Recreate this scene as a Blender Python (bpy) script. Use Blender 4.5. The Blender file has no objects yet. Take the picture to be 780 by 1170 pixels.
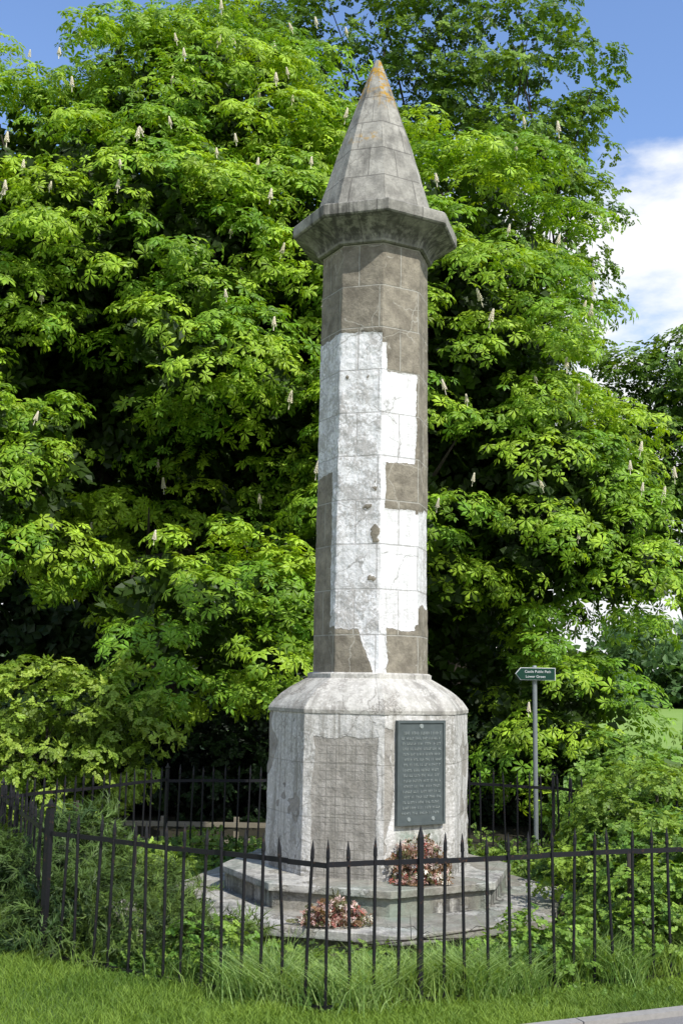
import bpy, math, bmesh, numpy as np
from mathutils import Matrix, Vector
rng = np.random.default_rng(11)
scene = bpy.context.scene
COL = scene.collection
R = math.radians

# ------------------------------------------------------------ noise
TBL = rng.random((32, 32, 32))
def vn(P):
    i = np.floor(P).astype(int); f = P - i; f = f*f*(3-2*f); out = 0
    for a in (0, 1):
        for b in (0, 1):
            for c in (0, 1):
                w = (f[..., 0] if a else 1-f[..., 0])*(f[..., 1] if b else 1-f[..., 1])*(f[..., 2] if c else 1-f[..., 2])
                out = out + w*TBL[(i[..., 0]+a) & 31, (i[..., 1]+b) & 31, (i[..., 2]+c) & 31]
    return out
def fbm(P, s=1.0, o=4):
    r = 0; a = .5; t = 0
    for k in range(o):
        r = r + a*vn(P*s + 7.3*k); t += a; a *= .55; s *= 2.07
    return r/t - .5

# ------------------------------------------------------------ mesh helpers
def mesh_arr(name, V, F, col=None, uv=None, smooth=False, mat=None):
    V = np.asarray(V, np.float32).reshape(-1, 3); F = np.asarray(F, np.int32); k = F.shape[1]
    me = bpy.data.meshes.new(name)
    me.vertices.add(len(V)); me.vertices.foreach_set("co", V.ravel())
    me.loops.add(F.size); me.loops.foreach_set("vertex_index", F.ravel())
    me.polygons.add(len(F)); me.polygons.foreach_set("loop_start", np.arange(0, F.size, k, dtype=np.int32))
    me.update(calc_edges=True)
    me.polygons.foreach_set("use_smooth", np.full(len(F), bool(smooth)))
    if col is not None:
        a = me.attributes.new("tint", 'FLOAT_COLOR', 'POINT')
        col = np.asarray(col, np.float32).reshape(len(V), -1)
        if col.shape[1] == 3: col = np.hstack([col, np.ones((len(V), 1), np.float32)])
        a.data.foreach_set("color", col.astype(np.float32).ravel())
    if uv is not None:
        u = me.uv_layers.new(name="UVMap")
        u.data.foreach_set("uv", np.asarray(uv, np.float32).reshape(-1, 2)[F.ravel()].ravel())
    if mat: me.materials.append(mat)
    return me
def obj(name, me, parent=None, loc=(0, 0, 0), world=True):
    o = bpy.data.objects.new(name, me); COL.objects.link(o); o.location = loc
    if parent is not None:
        o.parent = parent
        if world: o.matrix_parent_inverse = Matrix.Translation(-parent.location)
    return o
def empty(name, loc, label, cat, group=None):
    e = bpy.data.objects.new(name, None); COL.objects.link(e); e.location = loc; e.empty_display_size = .3
    e["label"] = label; e["category"] = cat
    if group: e["group"] = group
    return e

class Build:
    """collects mixed geometry into one polygon mesh"""
    def __init__(s): s.v = []; s.f = []
    def box(s, c, size, rz=0, rx=0, taper=1.0):
        n = len(s.v); x, y, z = [d/2 for d in size]
        M = Matrix.Translation(c) @ Matrix.Rotation(rz, 4, 'Z') @ Matrix.Rotation(rx, 4, 'X')
        for dz in (-1, 1):
            t = 1 if dz < 0 else taper
            for a, b in ((-1, -1), (1, -1), (1, 1), (-1, 1)): s.v.append(tuple(M @ Vector((a*x*t, b*y*t, dz*z))))
        s.f += [(n, n+3, n+2, n+1), (n+4, n+5, n+6, n+7)] + [(n+i, n+(i+1) % 4, n+4+(i+1) % 4, n+4+i) for i in range(4)]
    def tube(s, pts, rad, sides=6):
        n = len(s.v); m = len(pts); pts = [Vector(p) for p in pts]
        for i, p in enumerate(pts):
            d = (pts[min(i+1, m-1)] - pts[max(i-1, 0)]).normalized()
            a = d.cross(Vector((0.31, .95, .05))).normalized(); b = d.cross(a)
            for j in range(sides):
                t = 2*math.pi*j/sides; s.v.append(tuple(p + rad[i]*(math.cos(t)*a + math.sin(t)*b)))
        for i in range(m-1):
            for j in range(sides):
                j2 = (j+1) % sides; s.f.append((n+i*sides+j, n+i*sides+j2, n+(i+1)*sides+j2, n+(i+1)*sides+j))
        s.f.append(tuple(n+j for j in range(sides))[::-1]); s.f.append(tuple(n+(m-1)*sides+j for j in range(sides)))
    def mesh(s, name, mat, smooth=False):
        me = bpy.data.meshes.new(name); me.from_pydata(s.v, [], s.f); me.update()
        if smooth: me.polygons.foreach_set("use_smooth", np.ones(len(me.polygons), bool))
        me.materials.append(mat); return me

# ------------------------------------------------------------ material helpers
class NT:
    def __init__(s, name, rough=.8):
        s.m = bpy.data.materials.new(name); s.m.use_nodes = True; s.t = s.m.node_tree
        s.b = s.t.nodes["Principled BSDF"]; s.b.inputs["Roughness"].default_value = rough
        s.b.inputs["Specular IOR Level"].default_value = .25
        s.out = s.t.nodes["Material Output"]
    def n(s, typ): return s.t.nodes.new(typ)
    def set(s, sock, v):
        if isinstance(v, bpy.types.NodeSocket): s.t.links.new(v, sock)
        elif isinstance(v, (tuple, list)) and len(v) == 3 and sock.type == 'RGBA': sock.default_value = (*v, 1)
        else: sock.default_value = v
    def noise(s, vec, scale, detail=4, rough=.6):
        nd = s.n("ShaderNodeTexNoise"); s.set(nd.inputs["Vector"], vec); s.set(nd.inputs["Scale"], scale)
        nd.inputs["Detail"].default_value = detail; nd.inputs["Roughness"].default_value = rough; return nd.outputs["Fac"]
    def ramp(s, v, a, b, lo=0., hi=1.):
        nd = s.n("ShaderNodeMapRange"); nd.interpolation_type = 'SMOOTHSTEP'
        s.set(nd.inputs["Value"], v); nd.inputs["From Min"].default_value = a; nd.inputs["From Max"].default_value = b
        nd.inputs["To Min"].default_value = lo; nd.inputs["To Max"].default_value = hi; return nd.outputs["Result"]
    def mix(s, f, a, b, mode='MIX'):
        nd = s.n("ShaderNodeMix"); nd.data_type = 'RGBA'; nd.blend_type = mode
        s.set(nd.inputs[0], f); s.set(nd.inputs[6], a); s.set(nd.inputs[7], b); return nd.outputs[2]
    def math(s, op, a, b=0.):
        nd = s.n("ShaderNodeMath"); nd.operation = op; s.set(nd.inputs[0], a); s.set(nd.inputs[1], b); return nd.outputs[0]
    def mapping(s, vec, scale):
        nd = s.n("ShaderNodeMapping"); s.set(nd.inputs["Vector"], vec); nd.inputs["Scale"].default_value = scale; return nd.outputs[0]
    def coord(s, w="Object"): return s.n("ShaderNodeTexCoord").outputs[w]
    def bump(s, h, strength=.5, dist=.01):
        nd = s.n("ShaderNodeBump"); s.set(nd.inputs["Height"], h); nd.inputs["Strength"].default_value = strength
        nd.inputs["Distance"].default_value = dist
        s.set(s.b.inputs["Normal"], nd.outputs[0]); return nd.outputs[0]
    def base(s, c): s.set(s.b.inputs["Base Color"], c); return s

def leaf_mat(name, trans=.38, rough=.45):
    t = NT(name, rough); a = t.n("ShaderNodeAttribute"); a.attribute_name = "tint"; c = a.outputs["Color"]
    t.base(c); t.b.inputs["Specular IOR Level"].default_value = .35
    tr = t.n("ShaderNodeBsdfTranslucent"); t.set(tr.inputs["Color"], t.mix(1., c, (1.6, 1.5, .5), 'MULTIPLY'))
    mx = t.n("ShaderNodeMixShader"); mx.inputs[0].default_value = trans
    t.t.links.new(t.b.outputs[0], mx.inputs[1]); t.t.links.new(tr.outputs[0], mx.inputs[2])
    t.t.links.new(mx.outputs[0], t.out.inputs[0]); return t.m
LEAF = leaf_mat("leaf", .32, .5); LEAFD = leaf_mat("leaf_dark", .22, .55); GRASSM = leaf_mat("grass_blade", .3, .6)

def bark_mat():
    t = NT("bark", .9); c = t.coord(); n = t.noise(t.mapping(c, (6, 6, 1.5)), 3, 6)
    t.base(t.mix(n, (.015, .012, .009), (.06, .05, .038))); t.bump(n, .8, .03); return t.m
BARK = bark_mat()

def stone_mat(name, stoneA, stoneB, rendA, rendB, row=.43, bw=.43, grid=True, mortc=.6, bvar=.55, streakc=.4, dirtc=(.33, .315, .28), jw=.007, jc=(.42, .4, .34), bumpd=.014, dkc=1.9, ck=(.5, .58), rj=.3):
    t = NT(name, .88)
    at = t.n("ShaderNodeAttribute"); at.attribute_name = "tint"
    sp = t.n("ShaderNodeSeparateColor"); t.set(sp.inputs[0], at.outputs["Color"])
    r, g, b = sp.outputs[0], sp.outputs[1], sp.outputs[2]; al = at.outputs["Alpha"]
    uv = t.coord("UV"); ob = t.coord()
    fine = t.noise(ob, 38, 5, .65); mid = t.noise(ob, 7, 5, .6); big = t.noise(ob, 2.2, 4, .6)
    streak = t.noise(t.mapping(ob, (9, 9, .7)), 1.6, 5, .65)
    wv = t.n("ShaderNodeTexNoise"); t.set(wv.inputs["Vector"], ob); wv.inputs["Scale"].default_value = 5; wv.inputs["Detail"].default_value = 3
    uvw = t.mix(.012, uv, wv.outputs["Color"])
    br = t.n("ShaderNodeTexBrick"); t.set(br.inputs["Vector"], uvw); br.inputs["Scale"].default_value = 1
    br.inputs["Mortar Size"].default_value = jw; br.inputs["Mortar Smooth"].default_value = .3
    br.inputs["Brick Width"].default_value = bw; br.inputs["Row Height"].default_value = row
    br.inputs["Color1"].default_value = (.2, .2, .2, 1); br.inputs["Color2"].default_value = (.9, .9, .9, 1)
    mort = t.math('MULTIPLY', br.outputs["Fac"], t.ramp(mid, .3, .5, .45, 1))
    st = t.mix(t.ramp(mid, .3, .7), stoneA, stoneB)
    st = t.mix(bvar, st, t.mix(1., st, t.mix(br.outputs["Color"], (.6, .58, .56), (1.4, 1.38, 1.35)), 'MULTIPLY'))
    st = t.mix(t.ramp(fine, .35, .75, 0, .5), st, t.mix(1., st, (.5, .5, .5), 'MULTIPLY'))
    vo = t.n("ShaderNodeTexVoronoi"); vo.feature = 'DISTANCE_TO_EDGE'; vo.inputs["Scale"].default_value = 3.4
    t.set(vo.inputs["Vector"], t.mix(.16, ob, wv.outputs["Color"]))
    crack = t.math('MULTIPLY', t.ramp(vo.outputs[0], .0, .022, 1, 0), t.ramp(big, *ck))
    st = t.mix(t.math('MAXIMUM', t.math('MULTIPLY', mort, mortc), t.math('MULTIPLY', crack, mortc)), st, jc)
    rd = t.mix(t.ramp(mid, .3, .72), rendA, rendB)
    rd = t.mix(t.ramp(streak, .45, .68, 0, streakc), rd, (.24, .225, .185))
    rd = t.mix(t.math('MULTIPLY', mort, rj), rd, (.2, .18, .155))
    rd = t.mix(t.math('MULTIPLY', crack, .65), rd, (.16, .145, .12))
    dirt = t.math('MULTIPLY', g, t.ramp(t.math('ADD', t.math('MULTIPLY', mid, .5), t.math('MULTIPLY', fine, .5)), .42, .56, 0, 1.6))
    dirt.node.use_clamp = True
    rd = t.mix(dirt, rd, dirtc)
    mk = t.ramp(t.math('ADD', r, t.math('MULTIPLY', t.math('SUBTRACT', fine, .5), .9)), .42, .58)
    edge = t.math('MULTIPLY', t.math('MULTIPLY', mk, t.math('SUBTRACT', 1., mk)), 2.2)
    c = t.mix(mk, st, rd)
    c = t.mix(edge, c, (.12, .105, .085))
    if grid:
        bg = t.n("ShaderNodeTexBrick"); t.set(bg.inputs["Vector"], uvw); bg.offset = .0
        bg.inputs["Scale"].default_value = 1; bg.inputs["Mortar Size"].default_value = .004
        bg.inputs["Brick Width"].default_value = .09; bg.inputs["Row Height"].default_value = .075
        gm = t.math('MULTIPLY', t.math('MULTIPLY', bg.outputs["Fac"], b), t.ramp(mid, .35, .52, .15, .7))
        c = t.mix(gm, c, (.14, .13, .11))
        c = t.mix(t.math('MULTIPLY', b, t.ramp(streak, .42, .66, 0, .5)), c, (.17, .16, .13))
    c = t.mix(t.math('MULTIPLY', al, t.ramp(mid, .3, .6, .2, .8)), c, (.17, .27, .2))
    dk = t.math('MULTIPLY', t.math('SUBTRACT', g, .55), t.ramp(streak, .35, .6, .0, dkc))
    dk.node.use_clamp = True
    c = t.mix(dk, c, (.055, .052, .045))
    t.base(c)
    h = t.math('ADD', t.math('MULTIPLY', fine, .7), t.math('MULTIPLY', mid, 1.2))
    h = t.math('SUBTRACT', h, t.math('MULTIPLY', mort, t.math('SUBTRACT', .9, t.math('MULTIPLY', mk, .6))))
    h = t.math('ADD', h, t.math('MULTIPLY', mk, .35))
    t.bump(h, .9, bumpd); return t.m
SHAFTM = stone_mat("shaft_stone", (.17, .15, .115), (.29, .26, .2), (.70, .69, .67), (.88, .88, .87), mortc=.72, bumpd=.012, dirtc=(.38, .36, .33), streakc=.3, ck=(.485, .55), rj=.5, jw=.008)
PEDM = stone_mat("pedestal_stone", (.27, .25, .215), (.40, .375, .33), (.50, .48, .435), (.82, .80, .76), .47, .8, True, .3, .2, .85, (.27, .255, .22), ck=(.46, .54))
SHOM = stone_mat("shoulder_stone", (.4, .38, .33), (.5, .47, .41), (.48, .46, .405), (.64, .615, .55), .9, .8, False, .3, .2, .55, (.33, .31, .27), bumpd=.008, dkc=1.2)
CAPM = stone_mat("cap_stone", (.235, .225, .195), (.385, .37, .32), (.4, .38, .33), (.5, .48, .42), .36, .40, False, .5, .45, jc=(.12, .11, .095), bumpd=.008)
STEPM = stone_mat("step_stone", (.22, .205, .165), (.33, .31, .26), (.44, .42, .36), (.62, .595, .53), .6, .7, False, .3, dkc=2.2, ck=(.46, .54), bumpd=.01)

# ------------------------------------------------------------ octagonal solids
CX, CY = .31, 11.0; TH0 = 6.5
def octa(prof, nu, fn):
    prof = np.asarray(prof, float); m = len(prof)
    tg = np.gradient(prof, axis=0); tg /= np.linalg.norm(tg, axis=1, keepdims=True)+1e-9
    nr, nz = tg[:, 1], -tg[:, 0]
    arc = np.concatenate([[0], np.cumsum(np.linalg.norm(np.diff(prof, axis=0), axis=1))])
    U = np.linspace(0, 1, nu+1)[None, :].repeat(m, 0); rr = prof[:, 0][:, None]; zz = prof[:, 1][:, None].repeat(nu+1, 1)
    Ps, At, Ds = [], [], []
    for k in range(8):
        a0, a1 = R(TH0+45*k), R(TH0+45*k+45)
        dx = np.sin(a0)*(1-U)+np.sin(a1)*U; dy = -(np.cos(a0)*(1-U)+np.cos(a1)*U)
        P = np.stack([CX+rr*dx, CY+rr*dy, zz], -1)
        c, d = fn(P, k, U, zz); Ps.append((P, dx, dy)); At.append(c); Ds.append(d)
    for k in range(8):
        j = (k+1) % 8; a = (Ds[k][:, -1]+Ds[j][:, 0])/2; Ds[k][:, -1] = a; Ds[j][:, 0] = a
    V, C, UVs, F = [], [], [], []
    fw = 2*math.sin(R(22.5))*prof[:, 0].max()
    for k in range(8):
        P, dx, dy = Ps[k]; D = Ds[k]
        Q = P + np.stack([D*nr[:, None]*dx, D*nr[:, None]*dy, D*nz[:, None]], -1)
        n = k*m*(nu+1); V.append(Q.reshape(-1, 3)); C.append(At[k].reshape(-1, 4))
        UVs.append(np.stack([(k+U)*fw, np.repeat((arc+prof[0, 1])[:, None], nu+1, 1)], -1).reshape(-1, 2))
        i, j = np.meshgrid(np.arange(m-1), np.arange(nu), indexing='ij'); a = n+i*(nu+1)+j
        F.append(np.stack([a, a+1, a+nu+2, a+nu+1], -1).reshape(-1, 4))
    return np.vstack(V), np.vstack(F), np.vstack(C), np.vstack(UVs)
def prof_line(pts, step):
    out = [pts[0]]
    for a, b in zip(pts[:-1], pts[1:]):
        n = max(1, int(round(math.dist(a, b)/step)))
        for i in range(1, n+1): out.append((a[0]+(b[0]-a[0])*i/n, a[1]+(b[1]-a[1])*i/n))
    return out
def sdb(x, z, x0, x1, z0, z1): return np.minimum(np.minimum(x-x0, x1-x), np.minimum(z-z0, z1-z))
def att(*a): return np.stack([np.broadcast_to(x, a[0].shape) for x in a], -1)

mon = empty("stone_monument", (CX, CY, 0), "tall octagonal stone column with pointed cap, peeling white render and plaque", "monument")
def addpart(name, data, mat, smooth=True, label=None, parent=mon):
    V, F, C, UV = data; o = obj(name, mesh_arr(name, V, F, C, UV, smooth, mat), parent)
    if label: o["label"] = label
    return o

FW = .44
def f_shaft(P, k, U, Z):
    x = U*FW; n = fbm(P, 5, 4)*.16; n2 = fbm(P+9, 2.2, 4); big = 9
    if k == 0:
        s = sdb(x, Z, -big, .405, 2.2, 5.2); s = np.maximum(s, sdb(x, Z, -big, .06, 2.68, 5.5))
        s = np.minimum(s, -sdb(x, Z, .05, big, 3.83, 4.29)); s = np.maximum(s, sdb(x, Z, -big, big, 2.72, 3.8)); g = .12+1.1*np.clip(n2-.01, 0, 1)
        s = np.minimum(s, -sdb(x, Z, .09, big, 2.2, 2.66)); n = n*.4
    elif k == 7:
        s = sdb(x, Z, -big, big, 2.2, 5.6); g = .58+n2*2.2 - .2*(Z < 3.6)
        s = np.minimum(s, -sdb(x+.35*(Z-2.4), Z, -.1, .33, 2.2, 2.66)); n = n*.5
        s = np.where(fbm(P+40, 6, 4) > .23, -.02, s)
    elif k == 6:
        s = sdb(x, Z, -big, big, 4.2, 5.6); s = np.maximum(s, sdb(x, Z, .33, big, 2.68, 4.6)); g = .6+n2
    elif k == 1:
        s = sdb(x, Z, -big, big, 2.9, 3.84); g = .4+n2
    else:
        s = sdb(x, Z, -big, big, 3.0+k*.2, 5.5); g = .5+n2
    s = s+n; r = np.clip(.5+s/.03, 0, 1)
    g = np.clip(g, 0, .55)*np.ones_like(U)
    d = r*.002 + (1-r)*.012*(k in (0, 1, 7)) + (fbm(P, 11, 4)*.010)*(1+1.7*(k in (6, 7))*r) + fbm(P, 2.5, 3)*.010
    ed = np.clip(1-np.minimum(U, 1-U)*22, 0, 1); d = d-.018*ed*np.clip(fbm(P+3, 5, 3)+.15, 0, 1)
    return att(r, g, r*0, r*0), d
addpart("shaft", octa(prof_line([(.573, 2.235), (.552, 6.56)], .013), 38, f_shaft), SHAFTM, label="octagonal shaft of grey stone with peeling white render")

def f_ped(P, k, U, Z):
    n = fbm(P, 4, 4)*.25; n2 = fbm(P+4, 1.8, 4); x = U*.765; big = 9; bch = x*0; al = x*0
    if k == 7:
        s = -sdb(x, Z, .1, .70, -9, 1.66); bch = np.clip(sdb(x, Z, .13, .67, .42, 1.62)/.02, 0, 1); g = .35+n2*1.5; n = n*.5
    elif k == 0:
        s = np.minimum(-sdb(x, Z, -big, .06, .2, 1.7), 1); s = np.maximum(s, 0*x-.02+n2*.3); g = .35+n2*1.5
        al = np.clip(sdb(x, Z, .1, .62, .3, .9)/.08, 0, 1)*np.clip(.5+fbm(P, 6, 3)*2, 0, 1)
    else: s = .08+n2*.8; g = .4+n2*1.4
    s = s+n*.7; r = np.clip(.5+s/.03, 0, 1)
    g = np.clip(g, 0, .55) + .5*np.clip((.62-Z)/.2, 0, .5)
    d = r*.004 + fbm(P, 9, 4)*.014 + fbm(P, 2, 2)*.014 - .03*np.clip(1-np.minimum(U, 1-U)*14, 0, 1)*np.clip(fbm(P+3, 6, 3)+.2, 0, 1)
    return att(r, g, bch*1., al), d
addpart("pedestal", octa(prof_line([(.995, .40), (.99, 1.80), (.985, 1.87)], .014), 56, f_ped), PEDM, label="octagonal pedestal with worn render and a blind inscription panel")
def f_sho(P, k, U, Z):
    n2 = fbm(P+4, 2.5, 4); r = np.clip(.9+n2*2, 0, 1)*np.ones_like(U)
    th = np.arctan2(P[..., 0]-CX, -(P[..., 1]-CY))*3.5
    g = np.clip(.5+fbm(np.stack([th, th*.3, P[..., 2]*.8], -1), 1.6, 4)*1.6+(Z < 1.92)*.08, 0, 1)
    return att(r, g, r*0, r*0), fbm(P, 7, 4)*.007+fbm(P, 2, 2)*.005
pts = [(.96, 1.865), (.997, 1.872), (1.0, 1.905), (.985, 1.93), (.94, 1.985), (.875, 2.045), (.79, 2.105), (.70, 2.155), (.645, 2.185), (.622, 2.195), (.62, 2.235), (.595, 2.25), (.5, 2.25)]
addpart("pedestal_shoulder", octa(prof_line(pts, .014), 50, f_sho), SHOM, smooth=False, label="stained sloping stone shoulder")
def f_cor(P, k, U, Z):
    n2 = fbm(P+4, 2.5, 4); r = n2*0
    g = np.clip(.70+n2*1.4+.35*np.clip((6.78-Z)/.06, 0, 1)*(Z > 6.56), 0, 1)
    return att(r, g, r*0, r*0), fbm(P, 9, 4)*.006-.014*np.clip(1-np.minimum(U, 1-U)*24, 0, 1)*np.clip(fbm(P+3, 6, 3)+.2, 0, 1)
pts = [(.54, 6.53), (.585, 6.532), (.605, 6.54), (.615, 6.565), (.635, 6.60), (.67, 6.635), (.72, 6.67), (.785, 6.705), (.84, 6.73), (.862, 6.742), (.874, 6.755), (.877, 6.80), (.878, 6.855), (.868, 6.868), (.60, 6.93)]
addpart("cornice", octa(prof_line(pts, .012), 44, f_cor), CAPM, smooth=False, label="flared octagonal stone cornice with dark weathering")
sz = np.linspace(6.88, 8.83, 150)
sr = np.interp(sz, [6.88, 7.14, 7.8, 8.43, 8.72, 8.83], [.66, .592, .392, .178, .078, .035]); sr[1:-1] = (sr[:-2]+sr[1:-1]*2+sr[2:])/4
def f_spi(P, k, U, Z):
    n2 = fbm(P+4, 3, 4); r = n2*0; g = np.clip(.54+n2*1.6, 0, 1)
    b = np.clip((Z-8.22)/.3+fbm(P, 5, 4)*3.4, 0, 1)*(Z > 7.8)
    b = np.maximum(b, np.clip(fbm(P+20, 4.5, 4)*5-.8, 0, 1)*(Z > 7.6))
    return att(r, g, b, r*0), fbm(P, 9, 4)*.010+fbm(P, 2, 2)*.008
sp = list(zip(sr, sz)) + [(.001, 8.838)]
def spire_mat():
    m = CAPM.copy(); m.name = "spire_stone"; nt = m.node_tree
    b = nt.nodes["Principled BSDF"]; src = b.inputs["Base Color"].links[0].from_socket
    at = [n for n in nt.nodes if n.type == 'ATTRIBUTE'][0]; sc = nt.nodes.new("ShaderNodeSeparateColor"); nt.links.new(at.outputs["Color"], sc.inputs[0])
    no = nt.nodes.new("ShaderNodeTexNoise"); no.inputs["Scale"].default_value = 17; no.inputs["Detail"].default_value = 6; no.inputs["Roughness"].default_value = .65
    tc = nt.nodes.new("ShaderNodeTexCoord"); nt.links.new(tc.outputs["Object"], no.inputs["Vector"])
    mr = nt.nodes.new("ShaderNodeMapRange"); mr.inputs["From Min"].default_value = .49; mr.inputs["From Max"].default_value = .55; nt.links.new(no.outputs["Fac"], mr.inputs["Value"])
    mu = nt.nodes.new("ShaderNodeMath"); mu.operation = 'MULTIPLY'; nt.links.new(mr.outputs[0], mu.inputs[0]); nt.links.new(sc.outputs[2], mu.inputs[1])
    n2 = nt.nodes.new("ShaderNodeTexNoise"); n2.inputs["Scale"].default_value = 40; nt.links.new(tc.outputs["Object"], n2.inputs["Vector"])
    lc = nt.nodes.new("ShaderNodeMix"); lc.data_type = 'RGBA'; nt.links.new(n2.outputs["Fac"], lc.inputs[0]); lc.inputs[6].default_value = (.25, .12, .02, 1); lc.inputs[7].default_value = (.48, .31, .05, 1)
    mx = nt.nodes.new("ShaderNodeMix"); mx.data_type = 'RGBA'; nt.links.new(mu.outputs[0], mx.inputs[0]); nt.links.new(src, mx.inputs[6]); nt.links.new(lc.outputs[2], mx.inputs[7])
    nt.links.new(mx.outputs[2], b.inputs["Base Color"]); return m
addpart("spire", octa(sp, 30, f_spi), spire_mat(), label="pointed octagonal stone cap with orange lichen at tip")
def f_step(P, k, U, Z):
    n2 = fbm(P+4, 2.0, 4); r = np.clip(.5+n2*3, 0, 1)*np.ones_like(U)
    riser = (Z < .115) | ((Z > .2) & (Z < .375))
    g = np.clip(.5+n2*1.4+.3*fbm(P, 1, 2)+.28*riser, 0, .98)
    ed = np.clip(1-np.minimum(U, 1-U)*18, 0, 1)
    return att(r, g, r*0, np.clip(fbm(P+30, 3, 3)*1.6+.15*riser, 0, .6)), fbm(P, 6, 4)*.018-.03*ed*np.clip(fbm(P+3, 3, 3)+.0, 0, 1)
addpart("upper_step", octa(prof_line([(1.37, .19), (1.37, .355), (1.42, .36), (1.42, .415), (1.41, .422), (.9, .43)], .02), 56, f_step), STEPM, False, label="pale worn octagonal stone step")
addpart("lower_step", octa(prof_line([(1.82, -.05), (1.82, .105), (1.98, .11), (1.98, .175), (1.97, .183), (1.3, .205)], .022), 64, f_step), STEPM, False, label="cracked wide octagonal base step")

# plaque on face 0
bronze = NT("bronze_plaque", .5); bn = bronze.noise(bronze.coord(), 14, 5)
bronze.base(bronze.mix(bn, (.05, .062, .062), (.125, .145, .14))); bronze.b.inputs["Metallic"].default_value = .1
bz2 = NT("bronze_letter", .5); bz2.base((.23, .255, .24))
ang = R(TH0+22.5); apo = .99*math.cos(R(22.5))+.026
nx, ny = math.sin(ang), -math.cos(ang); tx, ty = math.cos(ang), math.sin(ang)
pc = Vector((CX+nx*apo-.012*tx, CY+ny*apo-.012*ty, 1.36))
def on_face(u, v, w=0): return pc + Vector((tx, ty, 0))*u + Vector((0, 0, 1))*v + Vector((nx, ny, 0))*w
pl = Build(); pl.box(pc, (.52, .03, .925), ang)
for s in (-1, 1):
    pl.box(on_face(s*.247, 0, .018), (.022, .014, .92), ang); pl.box(on_face(0, s*.45, .018), (.47, .014, .022), ang)
plaque = obj("plaque", pl.mesh("plaque", bronze.m), mon); plaque["label"] = "dark bronze plaque with rows of raised lettering"
le = Build(); y = .35; row = 0
while y > -.36:
    x = -.21 + rng.random()*.03; hh = .026 if row else .034; lim = .205
    while x < lim:
        for ch in range(int(rng.integers(2, 7))):
            if x > lim: break
            w = .010 if rng.random() < .5 else .0125
            le.box(on_face(x, y+(rng.random()-.5)*.002, .018), (w*.42, .006, hh*.85), ang)
            if rng.random() < .75: le.box(on_face(x+w*.5, y+rng.choice([-.4, 0, .4])*hh*.75, .018), (w, .0055, .005), ang)
            x += .0165
        x += .014
    y -= .047; row += 1
for u, v, rr in ((0, .41, .024), (-.13, -.41, .02), (.13, -.41, .02)):
    p = on_face(u, v, .014); le.tube([p, p+Vector((nx, ny, 0))*.008], [rr, rr*.8], 14)
obj("lettering", le.mesh("lettering", bz2.m), plaque, world=False)

# ------------------------------------------------------------ iron fences
iron = NT("iron_paint", .45); n_ = iron.noise(iron.coord(), 25, 4)
iron.base(iron.mix(iron.ramp(n_, .6, .72), (.012, .012, .014), (.07, .035, .02))); iron.bump(n_, .3, .004)
def picket_mesh(h, r, bend):
    b = Build(); b.tube([(0, 0, -.05), (bend*.3, 0, h*.4), (bend, bend*.5, h-.13), (bend, bend*.5, h-.12), (bend*1.1, bend*.5, h-.07), (bend*1.2, bend*.6, h)], [r, r, r, r*1.25, r*1.1, r*.12], 6)
    return b.mesh("picket", iron.m)
PK = [picket_mesh(1.115, .0115, bd) for bd in (0, .004, -.006, .012, -.015)] + [picket_mesh(1.10, .0115, .05)]
pv = [(-2.24, 8.85), (-.05, 7.56), (3.0, 8.74), (3.75, 11.05), (2.6, 13.5), (.27, 14.35), (-2.05, 13.6), (-3.35, 11.3)]
GF = "black iron railing panels around the monument"
for i in range(8):
    a = Vector((*pv[i], 0)); b = Vector((*pv[(i+1) % 8], 0)); L = (b-a).length; d = (b-a)/L; rz = math.atan2(d.y, d.x)
    e = empty("iron_fence", a, "black spiked iron railing panel around the stone monument", "fence", GF)
    n = int(round(L/(.172 if i in (0, 1) else .145))); w0 = rng.normal()*.004
    for zr in (.945, .04):
        rb = Build(); steps = 8
        ptsr = [a + d*(L*t/steps) + Vector((0, 0, zr+.006*math.sin(t*1.3+i)+w0)) for t in range(steps+1)]
        for p, q in zip(ptsr[:-1], ptsr[1:]): rb.box((p+q)/2, ((q-p).length+.004, .011, .034), rz)
        obj("rail", rb.mesh("rail", iron.m), e)
    pb = Build(); th = .045 if i == 0 else .034
    ph = 1.14 if i == 0 else 1.08
    pb.box(a+Vector((0, 0, ph/2-.03)), (th, th, ph+.06), rz); pb.box(a+Vector((0, 0, ph+.02)), (th*1.3, th*1.3, .02), rz); pb.box(a+Vector((0, 0, ph+.05)), (th*.8, th*.8, .05), rz, 0, .2)
    if i != 1: obj("post", pb.mesh("post", iron.m), e)
    else: o = obj("picket", PK[0], e, (0, 0, 0), False)
    for j in range(1, n):
        k = int(rng.choice([0, 1, 2, 3, 4], p=[.4, .2, .2, .1, .1]))
        if i == 0 and j == 13: k = 5
        o = obj("picket", PK[k], e, d*(L*j/n+rng.normal()*.008)+Vector((0, 0, rng.normal()*.01)), False)
        o.rotation_euler = (rng.normal()*.016, rng.normal()*.016, rz+(math.pi if rng.random() < .5 else 0))
    if i == 1:
        q = a+d*.68; mb = Build(); mb.box(q+Vector((0, -.012, .53)), (.034, .034, 1.16), rz); mb.box(q+Vector((0, -.012, 1.15)), (.034, .034, .08), rz, 0, .1)
        obj("post", mb.mesh("post", iron.m), e)

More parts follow.
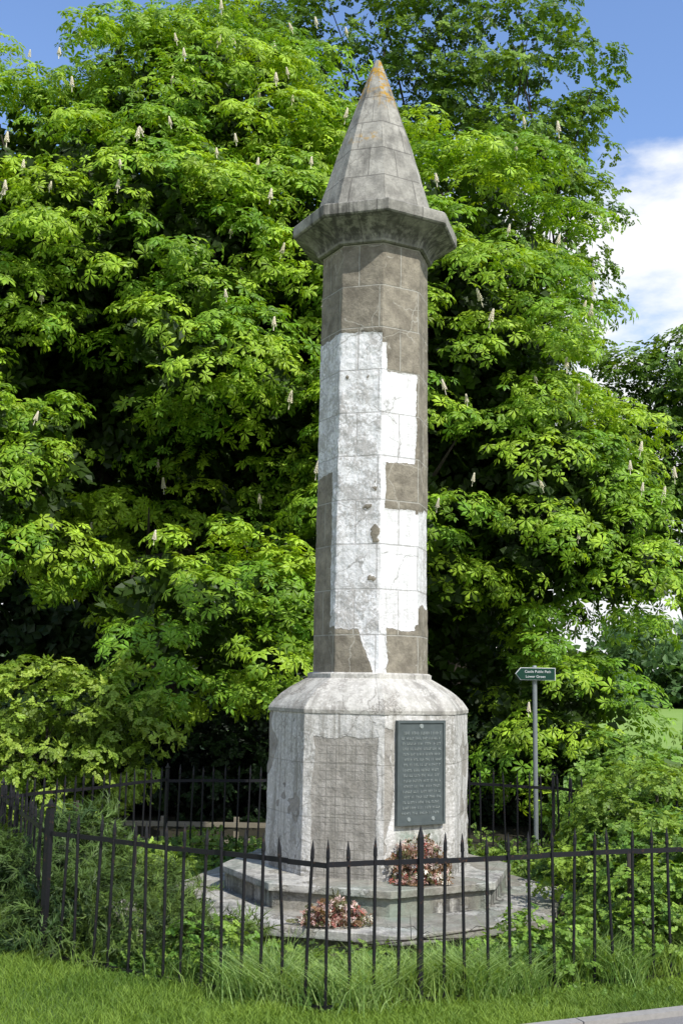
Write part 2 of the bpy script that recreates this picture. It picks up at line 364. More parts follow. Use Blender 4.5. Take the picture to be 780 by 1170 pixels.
# ------------------------------------------------------------ foliage
def norm(v): return v/(np.linalg.norm(v, axis=-1, keepdims=True)+1e-9)
def palm():
    v, f = [], []
    for a, L in zip((-125, -75, -30, 30, 75, 125), (.6, .85, 1., 1., .85, .6)):
        a = R(a+4); c, s = math.sin(a), math.cos(a); n = len(v); w = .19*L
        for (l, x, z) in ((.06, 0, 0), (.66*L, 0, -.05), (L, 0, -.30*L), (.66*L, -w, -.12), (.66*L, w, -.12)):
            v.append((c*l+s*x, s*l-c*x, z))
        f += [(n, n+3, n+1), (n, n+1, n+4), (n+3, n+2, n+1), (n+1, n+2, n+4)]
    return np.array(v), np.array(f)
def sprig(k=7, wd=.17, ll=.42, seed=0):
    r = np.random.default_rng(seed); v, f = [], []
    for i in range(k):
        t = i/(k-1); side = -1 if i % 2 else 1; bx, by, bz = 0, t*.75, -.12*t*t
        a = side*R(58*(1-t*.8)) ; l = ll*(1-.25*t); c, s = math.sin(a), math.cos(a); z = r.normal()*.08
        n = len(v)
        for (u, x, zz) in ((0, 0, 0), (.5*l, -wd*l/.42, .03), (l, 0, z-.06), (.5*l, wd*l/.42, .03)):
            v.append((bx+c*u+s*x, by+s*u-c*x, bz+zz+z*u))
        f += [(n, n+1, n+2), (n, n+2, n+3)]
    return np.array(v), np.array(f)
def feather(seed=0):
    r = np.random.default_rng(seed); v, f = [], []
    for i in range(14):
        t = i/13; n = len(v); a = r.uniform(-1, 1)*.9; el = r.uniform(-.3, .6); l = .35
        b = np.array([0, t*.8, .1*t]); d = np.array([math.sin(a), math.cos(a), el])*l; p = np.array([.028, 0, 0])
        v += [b-p, b+p, b+d]; f.append((n, n+1, n+2))
    return np.array(v), np.array(f)
PALM = palm(); SPRIG = sprig(); FEATH = feather()
def leaves(P, Nn, S, tmpl, colA, colB, brightvar=.25, T=None, pert=None):
    tv, tf = tmpl; M = len(P); Nn = norm(Nn)
    if T is None: T = rng.normal(size=(M, 3))
    B = norm(np.cross(Nn, T)); A = np.cross(B, Nn)
    S = np.broadcast_to(S, (M,)).reshape(M, 1, 1)
    V = P[:, None, :] + S*(tv[None, :, 0:1]*B[:, None, :] + tv[None, :, 1:2]*A[:, None, :] + tv[None, :, 2:3]*Nn[:, None, :])
    F = tf[None] + (np.arange(M)*len(tv))[:, None, None]
    h = rng.random((M, 1)) if pert is None else np.clip(pert+rng.normal(size=(M, 1))*.22, 0, 1)
    C = np.array(colA)*(1-h)+np.array(colB)*h; C = C*np.clip(1+rng.normal(size=(M, 1))*brightvar, .45, 1.8)
    C = np.repeat(C[:, None, :], len(tv), 1)
    return V.reshape(-1, 3), F.reshape(-1, tf.shape[1]), C.reshape(-1, 3)
def cat(parts):
    V, F, C, n = [], [], [], 0
    for v, f, c in parts: V.append(v); F.append(f+n); C.append(c); n += len(v)
    return np.vstack(V), np.vstack(F), np.vstack(C)
def inside(P, hs, f=1.):
    P = np.atleast_2d(P); m = np.zeros(len(P), bool)
    for h in hs: m |= (((P-np.array(h[:3]))/np.array(h[3:]))**2).sum(1) < f
    return m
def make_pads(lobes, area, back=.55, jit=.12, zmin=.2, hollows=()):
    out = []
    for li, (cx, cy, cz, rx, ry, rz) in enumerate(lobes):
        rm = ((rx*ry)**1.6+(rx*rz)**1.6+(ry*rz)**1.6)/3; n = int(4*math.pi*rm**(1/1.6)/area); ga = math.pi*(3-math.sqrt(5))
        off = rng.random()*9
        for i in range(n):
            z = 1-2*(i+.5)/n; t = ga*i+off; r = math.sqrt(1-z*z); u = np.array([r*math.cos(t), r*math.sin(t), z])+rng.normal(size=3)*jit; u /= np.linalg.norm(u)
            if u[1] > .3 and rng.random() < back: continue
            k = rng.uniform(.78, 1.09); p = np.array([cx, cy, cz])+u*np.array([rx, ry, rz])*k
            if p[2] < zmin or (hollows and inside(p, hollows)[0]): continue
            ins = any(((p[0]-l[0])/l[3])**2+((p[1]-l[1])/l[4])**2+((p[2]-l[2])/l[5])**2 < .6 for j, l in enumerate(lobes) if j != li)
            if ins: continue
            out.append((p, u))
    return out
def pad_points(pads, M, a, h, droop=.35, up=.6, sd=.3):
    Ps, Ns, K = [], [], []
    for p, u in pads:
        sc = rng.uniform(.5, 1.3); m = int(M*rng.uniform(.8, 1.1)*max(.3, sc**1.7))
        w = norm(rng.normal(size=(m, 3))); w[:, 2] = np.abs(w[:, 2])*np.where(rng.random(m) < .25, -1, 1)
        rad = rng.uniform(.65, 1.08, (m, 1)); off = w*rad*np.array([a*rng.uniform(.8, 1.25), a*rng.uniform(.8, 1.25), h])*sc
        ux = np.array([u[0], u[1], 0]); off[:, 2] -= droop*(off@ux)
        Ps.append(p+off); Ns.append(w*np.array([.6, .6, .5])+np.array([0, 0, up])+u*.35+rng.normal(size=(m, 3))*sd)
        K.append(np.full((m, 1), rng.random()))
    return np.vstack(Ps), np.vstack(Ns), np.vstack(K)
def inner_points(lobes, n, lo=.3, hi=.8):
    Ps = []
    vol = np.array([l[3]*l[4]*l[5] for l in lobes]); vol = vol/vol.sum()
    for l, v in zip(lobes, vol):
        m = int(n*v)+1; Ps.append(np.array(l[:3])+norm(rng.normal(size=(m, 3)))*rng.uniform(lo, hi, (m, 1))*np.array(l[3:]))
    return np.vstack(Ps)
def limbs(base, fork, pads, r0, nl, side=7):
    b = Build(); base = Vector(base); fork = Vector(fork)
    b.tube([base-Vector((0, 0, .2)), base+Vector((0, 0, .25)), base.lerp(fork, .5)+Vector((.08, .05, 0)), fork, fork+Vector((0, 0, .8))], [r0*1.5, r0*1.05, r0*.9, r0*.75, r0*.5], 12)
    idx = rng.permutation(len(pads))[:nl]
    for q in idx:
        s = base.lerp(fork, rng.uniform(.75, 1.05)); e = s.lerp(Vector(pads[q][0]), .92); L = (e-s).length
        m1 = s.lerp(e, .35)+Vector((rng.normal()*.1, rng.normal()*.1, .08))*L; m2 = s.lerp(e, .7)+Vector((rng.normal()*.05, rng.normal()*.05, .05))*L
        r = r0*rng.uniform(.2, .38); b.tube([s, m1, m2, e], [r, r*.65, r*.35, r*.1], side)
        for _ in range(2):
            c = m1.lerp(m2, rng.random()); e2 = c+Vector(rng.normal(size=3))*L*.06+Vector((0, 0, .04*L)); b.tube([c, c.lerp(e2, .5)+Vector((0, 0, .05)), e2], [r*.35, r*.22, r*.06], 5)
    return b
def make_tree(name, label, base, fork, lobes, tmpl, size, colA, colB, area, M, a, h, r0, nl, ninner, mat=LEAF, droop=.35, inner_shade=.5, back=.75, up=.6, cat_="tree", jit=.12, zmin=.2, isc=1., hollows=()):
    e = empty(name, base, label, cat_)
    pads = make_pads(lobes, area, back, jit, zmin, hollows); P, Nn, K = pad_points(pads, M, a, h, droop, up)
    if hollows:
        k = ~inside(P, hollows, .8); P, Nn, K = P[k], Nn[k], K[k]
    S = size*rng.uniform(.7, 1.2, len(P)); parts = [leaves(P, Nn, S, tmpl, colA, colB, .2, pert=K)]
    if ninner:
        Q = inner_points(lobes, ninner)
        if hollows: Q = Q[~inside(Q, hollows, .75)]
        parts.append(leaves(Q, rng.normal(size=Q.shape)+np.array([0, -.2, .6]), size*1.2*isc, SPRIG if tmpl is PALM else tmpl, np.array(colA)*inner_shade, np.array(colA)*inner_shade, .2))  # core leaves get a darkened leaf colour, painting the shade inside the crown
    V, F, C = cat(parts)
    V[:, 2] = np.maximum(V[:, 2], .01)
    obj("crown", mesh_arr("crown", V, F, C, mat=mat), e)
    obj("trunk", limbs(base, fork, pads, r0, nl).mesh("trunk", BARK, True), e)
    return e, pads

gA, gB = (.13, .265, .018), (.34, .49, .035)
H1 = [(-2.4, 17.0, 5.4, 1.7, 2.0, .85), (-4.2, 16.6, 6.9, 1.3, 1.5, .5), (-3.6, 16.4, 2.8, .5, 1.5, 1.5)]
H2 = [(2.0, 17.0, 2.5, .95, 1.8, 1.2), (1.7, 16.8, 5.6, .65, 1.3, .5)]
L1 = [(-4.9, 20.6, 9.2, 5.5, 4.6, 5.0), (-1.6, 20.2, 8.8, 3.0, 3.4, 4.3), (-4.9, 16.4, 4.8, 1.4, 1.2, 1.7), (-2.0, 16.2, 3.0, 1.75, 1.2, 1.35), (-2.4, 17.0, 7.2, 2.0, 1.5, .8), (-6.5, 17.5, 7.8, 1.8, 1.6, 1.8), (-3.6, 17.4, 9.6, 2.2, 1.4, 1.6), (-2.8, 20.4, 12.6, 2.8, 3.0, 2.4), (-2.4, 20.2, 4.6, 2.4, 1.4, 2.2)]
t1, pads1 = make_tree("horse_chestnut_tree", "large horse chestnut with bright green layered leaves and white blossom", (-3.4, 21.5, 0), (-3.3, 21.5, 4.2), L1, PALM, .168, gA, gB, .95, 78, .70, .32, .42, 9, 8000, inner_shade=.22, isc=2.8, hollows=H1)
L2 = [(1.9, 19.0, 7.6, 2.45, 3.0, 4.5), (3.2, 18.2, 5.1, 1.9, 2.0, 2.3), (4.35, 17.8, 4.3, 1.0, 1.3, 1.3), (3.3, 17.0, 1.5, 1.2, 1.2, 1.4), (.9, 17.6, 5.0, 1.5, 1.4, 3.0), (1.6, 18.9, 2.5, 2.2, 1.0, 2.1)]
t2, pads2 = make_tree("horse_chestnut_tree", "horse chestnut with drooping bright foliage behind the stone monument", (1.2, 20.6, 0), (1.3, 20.6, 3.0), L2, PALM, .16, gA, gB, .88, 78, .64, .31, .34, 8, 4600, inner_shade=.22, isc=2.6, hollows=H2)
# blossom candles
blm = NT("blossom", .7); blm.base(blm.mix(blm.noise(blm.coord(), 60, 2), (.78, .74, .56), (.68, .58, .44)))
bb = Build()
for i in range(46):
    z = i/46*.2; t = i*2.4; r = .04*(1-i/52); bb.box((math.cos(t)*r, math.sin(t)*r, z), (.024, .024, .017), t, .4, .6)
bb.tube([(0, 0, -.12), (0, 0, .2)], [.008, .003], 5); blme = bb.mesh("blossom", blm.m)
for tree, pads, n in ((t1, pads1, 90), (t2, pads2, 45)):
    fr = [p for p in pads if p[1][1] < -.2 and p[1][2] > -.35 and p[1][2] < .8]
    for q in rng.permutation(len(fr))[:n]:
        p, u = fr[q]; o = obj("blossom", blme, tree, Vector(p)+Vector((u[0]*.4+rng.normal()*.2, -.45, .32))-tree.location, False); o.rotation_euler = (rng.normal()*.15, rng.normal()*.15, rng.random()*6); o.scale = (rng.uniform(.6, .95),)*3

L3 = [(2.6, 27, 13.0, 3.8, 3.2, 6.0), (3.4, 26.5, 18.0, 3.2, 3, 3.8), (5.2, 26.3, 13.6, 1.5, 1.6, 1.3), (1.0, 27, 17.5, 3.8, 3, 4.4), (4.7, 26.5, 10.6, 1.3, 1.5, 1.3), (-2.4, 27, 16.5, 2.6, 3, 3.5), (4.9, 26.5, 16.3, 1.5, 1.6, 1.3), (4.0, 26.6, 7.5, 2.0, 2, 2.5)]
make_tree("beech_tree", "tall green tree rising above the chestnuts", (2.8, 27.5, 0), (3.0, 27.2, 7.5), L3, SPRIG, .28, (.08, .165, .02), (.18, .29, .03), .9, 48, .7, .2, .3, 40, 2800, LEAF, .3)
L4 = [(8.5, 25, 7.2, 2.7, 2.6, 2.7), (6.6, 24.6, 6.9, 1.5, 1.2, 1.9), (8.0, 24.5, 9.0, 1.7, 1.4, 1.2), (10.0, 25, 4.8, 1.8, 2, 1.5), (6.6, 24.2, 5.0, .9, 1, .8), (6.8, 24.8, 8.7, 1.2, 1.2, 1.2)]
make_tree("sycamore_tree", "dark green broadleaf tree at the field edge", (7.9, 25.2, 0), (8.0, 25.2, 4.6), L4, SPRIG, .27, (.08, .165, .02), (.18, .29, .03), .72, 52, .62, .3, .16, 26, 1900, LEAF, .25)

# shrubs
def shrub(name, label, lobes, tmpl, size, cA, cB, area, M, a, h, ninner=300, mat=LEAF, up=.5, cat_="bush", zmin=-.3):
    c = lobes[0]
    return make_tree(name, label, (c[0], c[1], 0), (c[0], c[1], c[2]*.6), lobes, tmpl, size, cA, cB, area, M, a, h, .03, 12, ninner, mat, .2, .6, .3, up, cat_, zmin=zmin)
shrub("hawthorn_bush", "yellow green hawthorn bush behind the iron railing", [(-3.9, 15.0, 1.2, 1.5, .9, 1.15), (-2.9, 15.0, 1.5, .8, .7, .75), (-5.2, 14.6, 1.0, 1.0, .8, 1.0)], SPRIG, .13, (.18, .29, .03), (.32, .42, .06), .16, 42, .26, .12, 1500)
shrub("shade_filler_bush", "added bush below the chestnut canopy, leaves painted dark as shade", [(-2.0, 18.3, .7, 2.6, .8, 1.3), (.8, 18.0, .6, 2.2, .7, 1.3), (-5.0, 18.0, .8, 1.6, .8, 1.4), (3.0, 18.3, .6, 1.6, .7, 1.1)], SPRIG, .24, (.012, .03, .008), (.022, .05, .01), .35, 34, .4, .2, 2200, LEAFD)  # added to darken under the canopy; shade is put into its leaf colours
shrub("bramble_bush", "leafy bramble bush spilling through the iron railing", [(3.3, 11.6, .45, .95, 1.5, .85), (2.85, 10.1, .35, .9, .85, .62), (3.35, 12.6, .35, .7, .8, .7), (3.8, 13.8, .5, .9, .8, .7)], SPRIG, .12, (.1, .2, .025), (.24, .35, .045), .12, 38, .22, .14, 2000, zmin=0)
shrub("bramble_bush", "young leafy shoots growing against the front railing", [(2.3, 8.9, .15, .5, .35, .45), (1.6, 8.6, .1, .4, .28, .28), (2.8, 9.1, .25, .4, .35, .52), (1.0, 8.35, .05, .35, .25, .2), (-.9, 8.55, .06, .4, .25, .24)], SPRIG, .10, (.12, .24, .03), (.26, .38, .06), .05, 28, .14, .12, 600, zmin=0)
shrub("elder_bush", "pale green elder bush beside the signpost", [(4.1, 16.0, .7, .8, .8, .8), (3.5, 15.7, .5, .5, .7, .6)], SPRIG, .2, (.13, .25, .04), (.24, .38, .06), .2, 34, .28, .16, 700)
shrub("juniper_shrub", "low feathery juniper beside the monument steps", [(-1.75, 9.9, .12, .65, .5, .44), (-1.5, 8.95, .05, .6, .35, .36), (-1.0, 8.9, .02, .45, .3, .28)], FEATH, .18, (.05, .09, .018), (.14, .21, .04), .05, 44, .14, .09, 800, LEAFD, .5, zmin=-.05)
shrub("juniper_shrub", "dark spreading juniper inside the corner railing", [(-2.5, 10.9, .3, .55, .7, .6), (-3.0, 9.6, .25, .6, .5, .5), (-2.2, 9.2, .15, .4, .3, .38)], FEATH, .2, (.03, .065, .014), (.09, .15, .03), .06, 42, .15, .1, 800, LEAFD, .5, zmin=-.05)
shrub("holly_bush", "small dark bush outside the fence", [(-4.4, 10.2, .3, .8, .9, .7)], SPRIG, .12, (.05, .12, .02), (.1, .19, .03), .1, 34, .2, .12, 700, zmin=0)

# dark wood behind
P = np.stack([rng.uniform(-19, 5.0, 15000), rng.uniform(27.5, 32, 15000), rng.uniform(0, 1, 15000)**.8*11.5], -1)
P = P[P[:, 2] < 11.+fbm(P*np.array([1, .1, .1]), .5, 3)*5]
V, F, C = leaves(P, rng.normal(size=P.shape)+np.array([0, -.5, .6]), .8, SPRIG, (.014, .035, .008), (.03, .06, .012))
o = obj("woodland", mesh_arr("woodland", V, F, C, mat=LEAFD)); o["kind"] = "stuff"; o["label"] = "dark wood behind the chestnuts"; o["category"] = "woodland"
n = 11000; X = rng.uniform(-60, 160, n); P = np.stack([X, rng.uniform(118, 130, n), rng.random(n)*(7.0+2.5*np.sin(X*.21)+1.6*np.sin(X*.63))], -1)
V, F, C = leaves(P, rng.normal(size=P.shape)+np.array([0, -.5, .6]), 2.4, SPRIG, (.06, .12, .04), (.1, .18, .05))
o = obj("treeline", mesh_arr("treeline", V, F, C, mat=LEAFD)); o["kind"] = "stuff"; o["label"] = "distant line of trees beyond the field"; o["category"] = "woodland"

# ------------------------------------------------------------ ground, field, path
gm = NT("ground_grass", .95); oc = gm.coord(); a = gm.noise(oc, .8, 5); b = gm.noise(oc, 30, 5)
gm.base(gm.mix(gm.ramp(b, .3, .7), gm.mix(a, (.05, .09, .015), (.09, .16, .025)), gm.mix(a, (.08, .1, .03), (.14, .24, .04)))); gm.bump(b, .8, .03)
def sheet(name, pts, z, mat):
    me = bpy.data.meshes.new(name); me.from_pydata([(x, y, z) for x, y in pts], [], [tuple(range(len(pts)))]); me.materials.append(mat)
    o = obj(name, me); o["kind"] = "structure"; return o
sheet("ground", [(-400, -60), (400, -60), (400, 900), (-400, 900)], 0, gm.m)
fm = NT("field_grass", .95); oc = fm.coord(); fm.base(fm.mix(fm.noise(fm.mapping(oc, (1, .3, 1)), .3, 6), (.13, .24, .035), (.27, .38, .08)))
sheet("field", [(-150, 38), (200, 38), (300, 300), (-200, 300)], .004, fm.m)
sm = NT("soil", .95); oc = sm.coord(); b = sm.noise(oc, 14, 6); sm.base(sm.mix(b, (.035, .028, .018), (.09, .075, .045))); sm.bump(b, 1, .04)
sheet("soil_bed", [((x-.1)*.98+.1, (y-11.2)*.98+11.2) for x, y in pv], .004, sm.m)
lm = NT("shaded_ground", .95); oc = lm.coord(); b = lm.noise(oc, 9, 6); lm.base(lm.mix(b, (.015, .014, .009), (.045, .04, .022))); lm.bump(b, 1, .04)  # near-black soil tone: tree shade painted into the ground colour
sheet("shaded_woodland_floor", [(-16, 14.6), (4.2, 14.9), (5.5, 18), (5.0, 31), (-20, 33)], .004, lm.m)
pm = NT("path_tarmac", .9); oc = pm.coord(); b = pm.noise(oc, 90, 4); pm.base(pm.mix(b, (.12, .115, .11), (.26, .25, .24))); pm.bump(b, .5, .005)
dv = Vector((1.23, .50, 0)).normalized(); p0 = Vector((1.13, 7.25, 0)); nn = Vector((dv.y, -dv.x, 0))
A = p0-dv*30; B_ = p0+dv*30
sheet("path", [(A+nn*4).to_2d()[:] , (B_+nn*4).to_2d()[:], (B_+nn*.09).to_2d()[:], (A+nn*.09).to_2d()[:]], .02, pm.m)
km = NT("kerb_concrete", .9); oc = km.coord(); km.base(km.mix(km.noise(oc, 25, 5), (.2, .19, .17), (.36, .34, .31)))
kb = Build()
for i in range(60): kb.box(p0+dv*((i-30)*.915)+nn*.045, (.905, .09, .11), math.atan2(dv.y, dv.x))
o = obj("kerb", kb.mesh("kerb", km.m)); o["kind"] = "structure"

# grass
def blades(P, H, W, lean, cA, cB):
    M = len(P); t = rng.random(M)*2*math.pi; d = np.stack([np.cos(t), np.sin(t), t*0], -1); t2 = rng.random(M)*2*math.pi; l = np.stack([np.cos(t2), np.sin(t2), t2*0], -1)*lean*H[:, None]
    up = np.array([0, 0, 1.])*H[:, None]; w = d*W
    V = np.stack([P-w, P+w, P+w*.7+up*.55+l*.3, P-w*.7+up*.55+l*.3, P+up*.92+l], 1)
    base = (np.arange(M)*5)[:, None]; F = np.concatenate([base+np.array([[0, 1, 2]]), base+np.array([[0, 2, 3]]), base+np.array([[3, 2, 4]])], 0)
    h = np.clip(rng.random((M, 1))*.7+fbm(P, 1.5, 4)[:, None]*1.6+.15, 0, 1); C = np.array(cA)*(1-h)+np.array(cB)*h; C = np.repeat(C[:, None], 5, 1); return V.reshape(-1, 3), F, C.reshape(-1, 3)
def front_y(X): return np.where(X < -.05, 8.85+(X+2.24)*(7.56-8.85)/2.19, 7.56+(X+.05)*(8.74-7.56)/3.05)
def kerb_y(X): return 7.25+(X-1.13)*.50/1.23
n = 60000; X = rng.uniform(-4.2, 3.6, n); k0 = np.maximum(kerb_y(X), 6.7); Y = k0+.02+rng.random(n)*(front_y(X)+.1-k0); P = np.stack([X, Y, X*0], -1)
H = .03+.05*rng.random(len(P))**1.5+np.clip(fbm(P, 2.2, 4), 0, 1)*.16
g1 = blades(P, H, .0034, .7, (.09, .17, .02), (.25, .36, .05))
n = 15000; X = rng.uniform(-4.2, 3.6, n); Y = front_y(X)+rng.normal(size=n)*.13+.2; P = np.stack([X, Y, X*0], -1); cl = np.clip(fbm(P, 2.6, 3)*4+.35, 0.1, 1.3)
g2 = blades(P, (.1+.3*rng.random(n))*cl, .0042, .7, (.08, .16, .025), (.27, .38, .08))
n = 4200; q = rng.integers(0, 16, n); cxs = rng.uniform(-1.0, 2.6, 16); cxs[:4] = (.75, .5, 1.0, .2); oy = rng.uniform(-.02, .22, 16)
X = cxs[q]+rng.normal(size=n)*.09; Y = front_y(cxs[q])+oy[q]+rng.normal(size=n)*.06; P = np.stack([X, Y, X*0], -1)
g3 = blades(P, .12+.3*rng.random(n), .0048, .85, (.15, .28, .06), (.36, .48, .16))
V, F, C = cat([g1, g2, g3]); o = obj("grass", mesh_arr("grass", V, F, C, mat=GRASSM)); o["kind"] = "stuff"; o["label"] = "bright lawn grass with long tufts along the railing"; o["category"] = "grass"
# undergrowth inside enclosure and weeds along the railing
n = 23000; X = rng.uniform(-3.2, 3.6, n); Y = rng.uniform(7.6, 14.2, n); k = (Y > front_y(X)+.02) & (((X-CX)**2+(Y-CY)**2) > 1.92**2); X, Y = X[k], Y[k]
P0 = np.stack([X, Y, X*0], -1); rd = np.hypot(X-CX, Y-CY); hh = np.clip(.18+fbm(P0, 1.3, 3)*.8, .03, .5)*np.clip((rd-1.7)*.9, .35, 1)
P0[:, 2] = hh*rng.random(len(X))
u1 = leaves(P0, rng.normal(size=P0.shape)*.5+np.array([0, -.2, .9]), .10*rng.uniform(.6, 1.3, len(X))*np.clip(rd-1.2, .55, 1), SPRIG, (.06, .13, .02), (.22, .32, .045), pert=np.clip(fbm(P0, 1.6, 3)*2+.45, 0, 1)[:, None])
m = min(7000, len(P0)); v2 = blades(P0[:m]*np.array([1, 1, 0]), (.1+.22*rng.random(m))*(.3+1.5*hh[:m]), .004, .6, (.11, .22, .03), (.28, .4, .09))
n = 13000; X = rng.uniform(-3.2, 3.6, n); far = np.clip((X-.4)*1.0, 0, 1); Y = front_y(X)+.4-rng.random(n)**1.1*(.42+.4*far); P1 = np.stack([X, Y, X*0], -1)
h1 = np.clip(.12+fbm(P1, 1.8, 3)*.6, .0, .26)*np.clip((Y-front_y(X)+.15)*3, .08, 1); P1[:, 2] = h1*rng.random(n); P1 = P1[Y > kerb_y(X)+.08]
u2 = leaves(P1, rng.normal(size=P1.shape)*.45+np.array([0, -.2, .9]), .06*rng.uniform(.4, 1.4, len(P1)), SPRIG, (.07, .15, .025), (.22, .33, .055), pert=np.clip(fbm(P1, 2.6, 3)*2.4+.5, 0, 1)[:, None])
V, F, C = cat([u1, v2, u2]); o = obj("undergrowth", mesh_arr("undergrowth", V, F, C, mat=LEAF)); o["kind"] = "stuff"; o["label"] = "weeds and ground cover around the railing"; o["category"] = "plants"

# ------------------------------------------------------------ signpost
sx, sy, SZ = 2.6, 14.7, 2.31; se = empty("signpost", (sx, sy, 0), "grey metal post with green finger sign", "signpost")
gmt = NT("galvanised", .5); gmt.base(gmt.mix(gmt.noise(gmt.coord(), 12), (.16, .18, .18), (.28, .3, .3))); gmt.b.inputs["Metallic"].default_value = .3
grn = NT("sign_green", .4); grn.base((.008, .045, .028)); wht = NT("sign_white", .5); wht.base((.6, .61, .6))
pb = Build(); pb.tube([(sx, sy, 0), (sx, sy, SZ+.09)], [.031, .031], 12); pb.tube([(sx, sy, SZ+.09), (sx, sy, SZ+.11)], [.035, .025], 12); obj("post", pb.mesh("post", gmt.m, False), se)
def sign_arr(w, h, t, y, tip):
    v = [(-w+tip, -h), (w, -h), (w, h), (-w+tip, h), (-w, 0)]; n = len(v)
    vv = [(sx+a, y-t, SZ+b) for a, b in v]+[(sx+a, y+t, SZ+b) for a, b in v]
    return vv, [tuple(range(n)), tuple(range(2*n-1, n-1, -1))]+[(i, i+n, (i+1) % n+n, (i+1) % n) for i in range(n)]
for nm, w, h, t, y, m in (("sign_board", .265, .082, .012, sy-.055, wht.m), ("sign_face", .256, .074, .003, sy-.0705, grn.m)):
    v, f = sign_arr(w, h, t, y, .068 if nm == "sign_board" else .066); me = bpy.data.meshes.new(nm); me.from_pydata(v, [], f); me.materials.append(m); o = obj(nm, me, se)
def text_mesh(s, size, loc, par):
    cu = bpy.data.curves.new("t", 'FONT'); cu.body = s; cu.size = size; cu.extrude = .001; cu.align_x = 'CENTER'
    o = bpy.data.objects.new("t", cu); COL.objects.link(o); bpy.context.view_layer.update()
    me = bpy.data.meshes.new_from_object(o.evaluated_get(bpy.context.evaluated_depsgraph_get())); bpy.data.objects.remove(o)
    me.transform(Matrix.Translation(loc) @ Matrix.Rotation(math.pi/2, 4, 'X')); me.materials.clear(); me.materials.append(wht.m); return obj("lettering", me, par)
text_mesh("Castle Public Path", .048, (sx+.03, sy-.0755, SZ+.015), se); text_mesh("Lower Green", .048, (sx-.0, sy-.0755, SZ-.05), se)

# wooden fence
wm = NT("weathered_wood", .85); wm.base(wm.mix(wm.noise(wm.mapping(wm.coord(), (1, 8, 8)), 4, 5), (.12, .10, .07), (.26, .23, .17)))
we = empty("wooden_fence", (-3.2, 14.75, 0), "low weathered timber post and rail fence", "fence")
for i in range(4):
    b = Build(); b.box((-3.2+i*.95, 14.75, .18), (.07, .07, .42), .05*i); obj("post", b.mesh("post", wm.m), we)
for z in (.1, .3):
    b = Build(); b.box((-1.8, 14.69, z), (3.0, .03, .06), 0, .02); obj("rail", b.mesh("rail", wm.m), we)

# wreaths
def wreath(c, r, h, n, label, lean):
    e = empty("dried_flower_wreath", c, label, "wreath")
    P = norm(rng.normal(size=(n, 3)))*rng.uniform(.4, 1, (n, 1))*np.array([r, r*.45, h]); P[:, 2] = np.abs(P[:, 2]); P[:, 1] += lean*P[:, 2]
    P += np.array(c); col = [(.17, .1, .05), (.42, .25, .21), (.62, .45, .41), (.12, .12, .05), (.72, .66, .56), (.36, .11, .09)]
    for nm, sl, s, ci in (("flowers", slice(0, n*2//3), .04, (1, 2, 4, 5)), ("stems", slice(n*2//3, n), .09, (0, 3))):
        q = P[sl]; parts = []
        for j in ci:
            z = q[ci.index(j)::len(ci)]
            parts.append(leaves(z, rng.normal(size=z.shape)+np.array([0, -.6, .3]), s*rng.uniform(.7, 1.3, len(z)), PALM if nm == "flowers" else SPRIG, col[j], col[j], .3))
        V, F, C = cat(parts); V[:, 2] = np.maximum(V[:, 2], c[2]+.003); obj(nm, mesh_arr(nm, V, F, C, mat=LEAFD), e)
wreath((.74, 9.93, .43), .29, .42, 640, "dried pink and brown flowers propped below the plaque", .22)
wreath((.0, 9.34, .20), .31, .20, 480, "withered brown flower wreath lying on the lower step", .2)

# loose stones
rkm = NT("rubble_stone", .9); oc = rkm.coord(); rkm.base(rkm.mix(rkm.noise(oc, 9, 5), (.22, .2, .16), (.48, .45, .39))); rkm.bump(rkm.noise(oc, 30, 4), .6, .01)
for (x, y, sx_, sy_, sz_, rot) in ((-1.75, 9.4, .17, .13, .2, .3), (-1.2, 9.1, .22, .14, .05, .8), (-.85, 8.92, .15, .1, .06, 1.9), (-1.0, 8.9, .1, .08, .09, 2.5), (1.7, 9.1, .12, .1, .06, .2), (2.1, 9.9, .14, .1, .08, 1.0)):
    bm = bmesh.new(); bmesh.ops.create_icosphere(bm, subdivisions=3, radius=1)
    for v in bm.verts:
        p = np.array(v.co)[None]; q = np.sign(v.co.x)*abs(v.co.x)**.6, np.sign(v.co.y)*abs(v.co.y)**.6, np.sign(v.co.z)*abs(v.co.z)**.6
        k = 1+float(fbm(p+x*5, 1.6, 3)[0])*.7; v.co = Vector((q[0]*sx_*k, q[1]*sy_*k, q[2]*sz_*k))
    me = bpy.data.meshes.new("loose_stone"); bm.to_mesh(me); bm.free(); me.materials.append(rkm.m)
    o = obj("loose_stone", me, loc=(x, y, sz_*.6)); o.rotation_euler = (.1, .05, rot); o["label"] = "pale rubble stone lying near the steps"; o["category"] = "stone"; o["group"] = "loose stones near the steps"

# ------------------------------------------------------------ light, world, camera
AZ, EL = 36, 48
s = bpy.data.lights.new("sun", 'SUN'); s.energy = 5.0; s.angle = R(.5); s.color = (1, .97, .91)
so = bpy.data.objects.new("sun", s); COL.objects.link(so)
dirv = Vector((math.sin(R(AZ))*math.cos(R(EL)), -math.cos(R(AZ))*math.cos(R(EL)), math.sin(R(EL))))
so.rotation_euler = dirv.to_track_quat('Z', 'Y').to_euler(); so.location = (10, -10, 20)
w = bpy.data.worlds.new("World"); scene.world = w; w.use_nodes = True; nt = w.node_tree; nt.nodes.clear()
def nn_(t): return nt.nodes.new(t)
sky = nn_("ShaderNodeTexSky"); sky.sky_type = 'NISHITA'; sky.sun_disc = False; sky.sun_elevation = R(EL); sky.sun_rotation = R(180-AZ); sky.air_density = 1.0; sky.dust_density = .6; sky.ozone_density = 3.0
bg = nn_("ShaderNodeBackground"); bg.inputs[1].default_value = .145
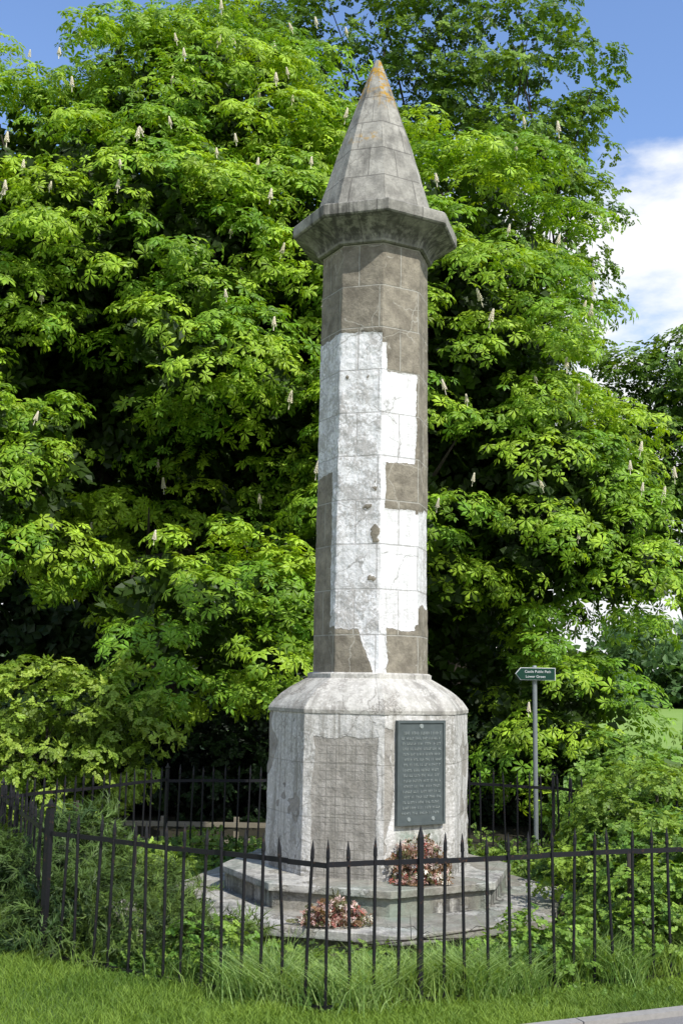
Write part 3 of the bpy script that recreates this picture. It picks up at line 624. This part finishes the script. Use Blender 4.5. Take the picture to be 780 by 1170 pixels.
hs = nn_("ShaderNodeHueSaturation"); hs.inputs["Hue"].default_value = .505; hs.inputs["Saturation"].default_value = 1.05; hs.inputs["Value"].default_value = 1.75; nt.links.new(sky.outputs[0], hs.inputs["Color"]); nt.links.new(hs.outputs[0], bg.inputs[0])
cb = nn_("ShaderNodeBackground"); cb.inputs[0].default_value = (.96, .98, 1, 1); cb.inputs[1].default_value = 1.1
tc = nn_("ShaderNodeTexCoord"); mp = nn_("ShaderNodeMapping"); mp.inputs["Scale"].default_value = (3, 3, 7); mp.inputs["Location"].default_value = (.3, .1, .2)
no = nn_("ShaderNodeTexNoise"); no.inputs["Scale"].default_value = 1.3; no.inputs["Detail"].default_value = 7; no.inputs["Roughness"].default_value = .55
nt.links.new(tc.outputs["Generated"], mp.inputs[0]); nt.links.new(mp.outputs[0], no.inputs[0])
sx3 = nn_("ShaderNodeSeparateXYZ"); nt.links.new(tc.outputs["Generated"], sx3.inputs[0])
mr = nn_("ShaderNodeMapRange"); mr.inputs["From Min"].default_value = .50; mr.inputs["From Max"].default_value = .38; mr.inputs["To Min"].default_value = -.2; mr.inputs["To Max"].default_value = .22; nt.links.new(sx3.outputs[2], mr.inputs[0])
ad = nn_("ShaderNodeMath"); ad.operation = 'ADD'; nt.links.new(no.outputs["Fac"], ad.inputs[0]); nt.links.new(mr.outputs[0], ad.inputs[1])
m2 = nn_("ShaderNodeMapRange"); m2.interpolation_type = 'SMOOTHSTEP'; m2.inputs["From Min"].default_value = .50; m2.inputs["From Max"].default_value = .66; nt.links.new(ad.outputs[0], m2.inputs[0])
mx = nn_("ShaderNodeMixShader"); nt.links.new(m2.outputs[0], mx.inputs[0]); nt.links.new(bg.outputs[0], mx.inputs[1]); nt.links.new(cb.outputs[0], mx.inputs[2])
wo = nn_("ShaderNodeOutputWorld"); nt.links.new(mx.outputs[0], wo.inputs[0])

cam = bpy.data.cameras.new("camera"); cam.sensor_width = 36; cam.lens = 36*1250/1170; cam.clip_end = 2000
co = bpy.data.objects.new("camera", cam); COL.objects.link(co)
co.matrix_world = Matrix.Translation((0, 0, 2.15)) @ Matrix.Rotation(R(98.87), 4, 'X') @ Matrix.Rotation(R(1.0), 4, 'Z')
scene.camera = co
scene.view_settings.view_transform = 'Standard'; scene.view_settings.look = 'None'; scene.view_settings.exposure = 0
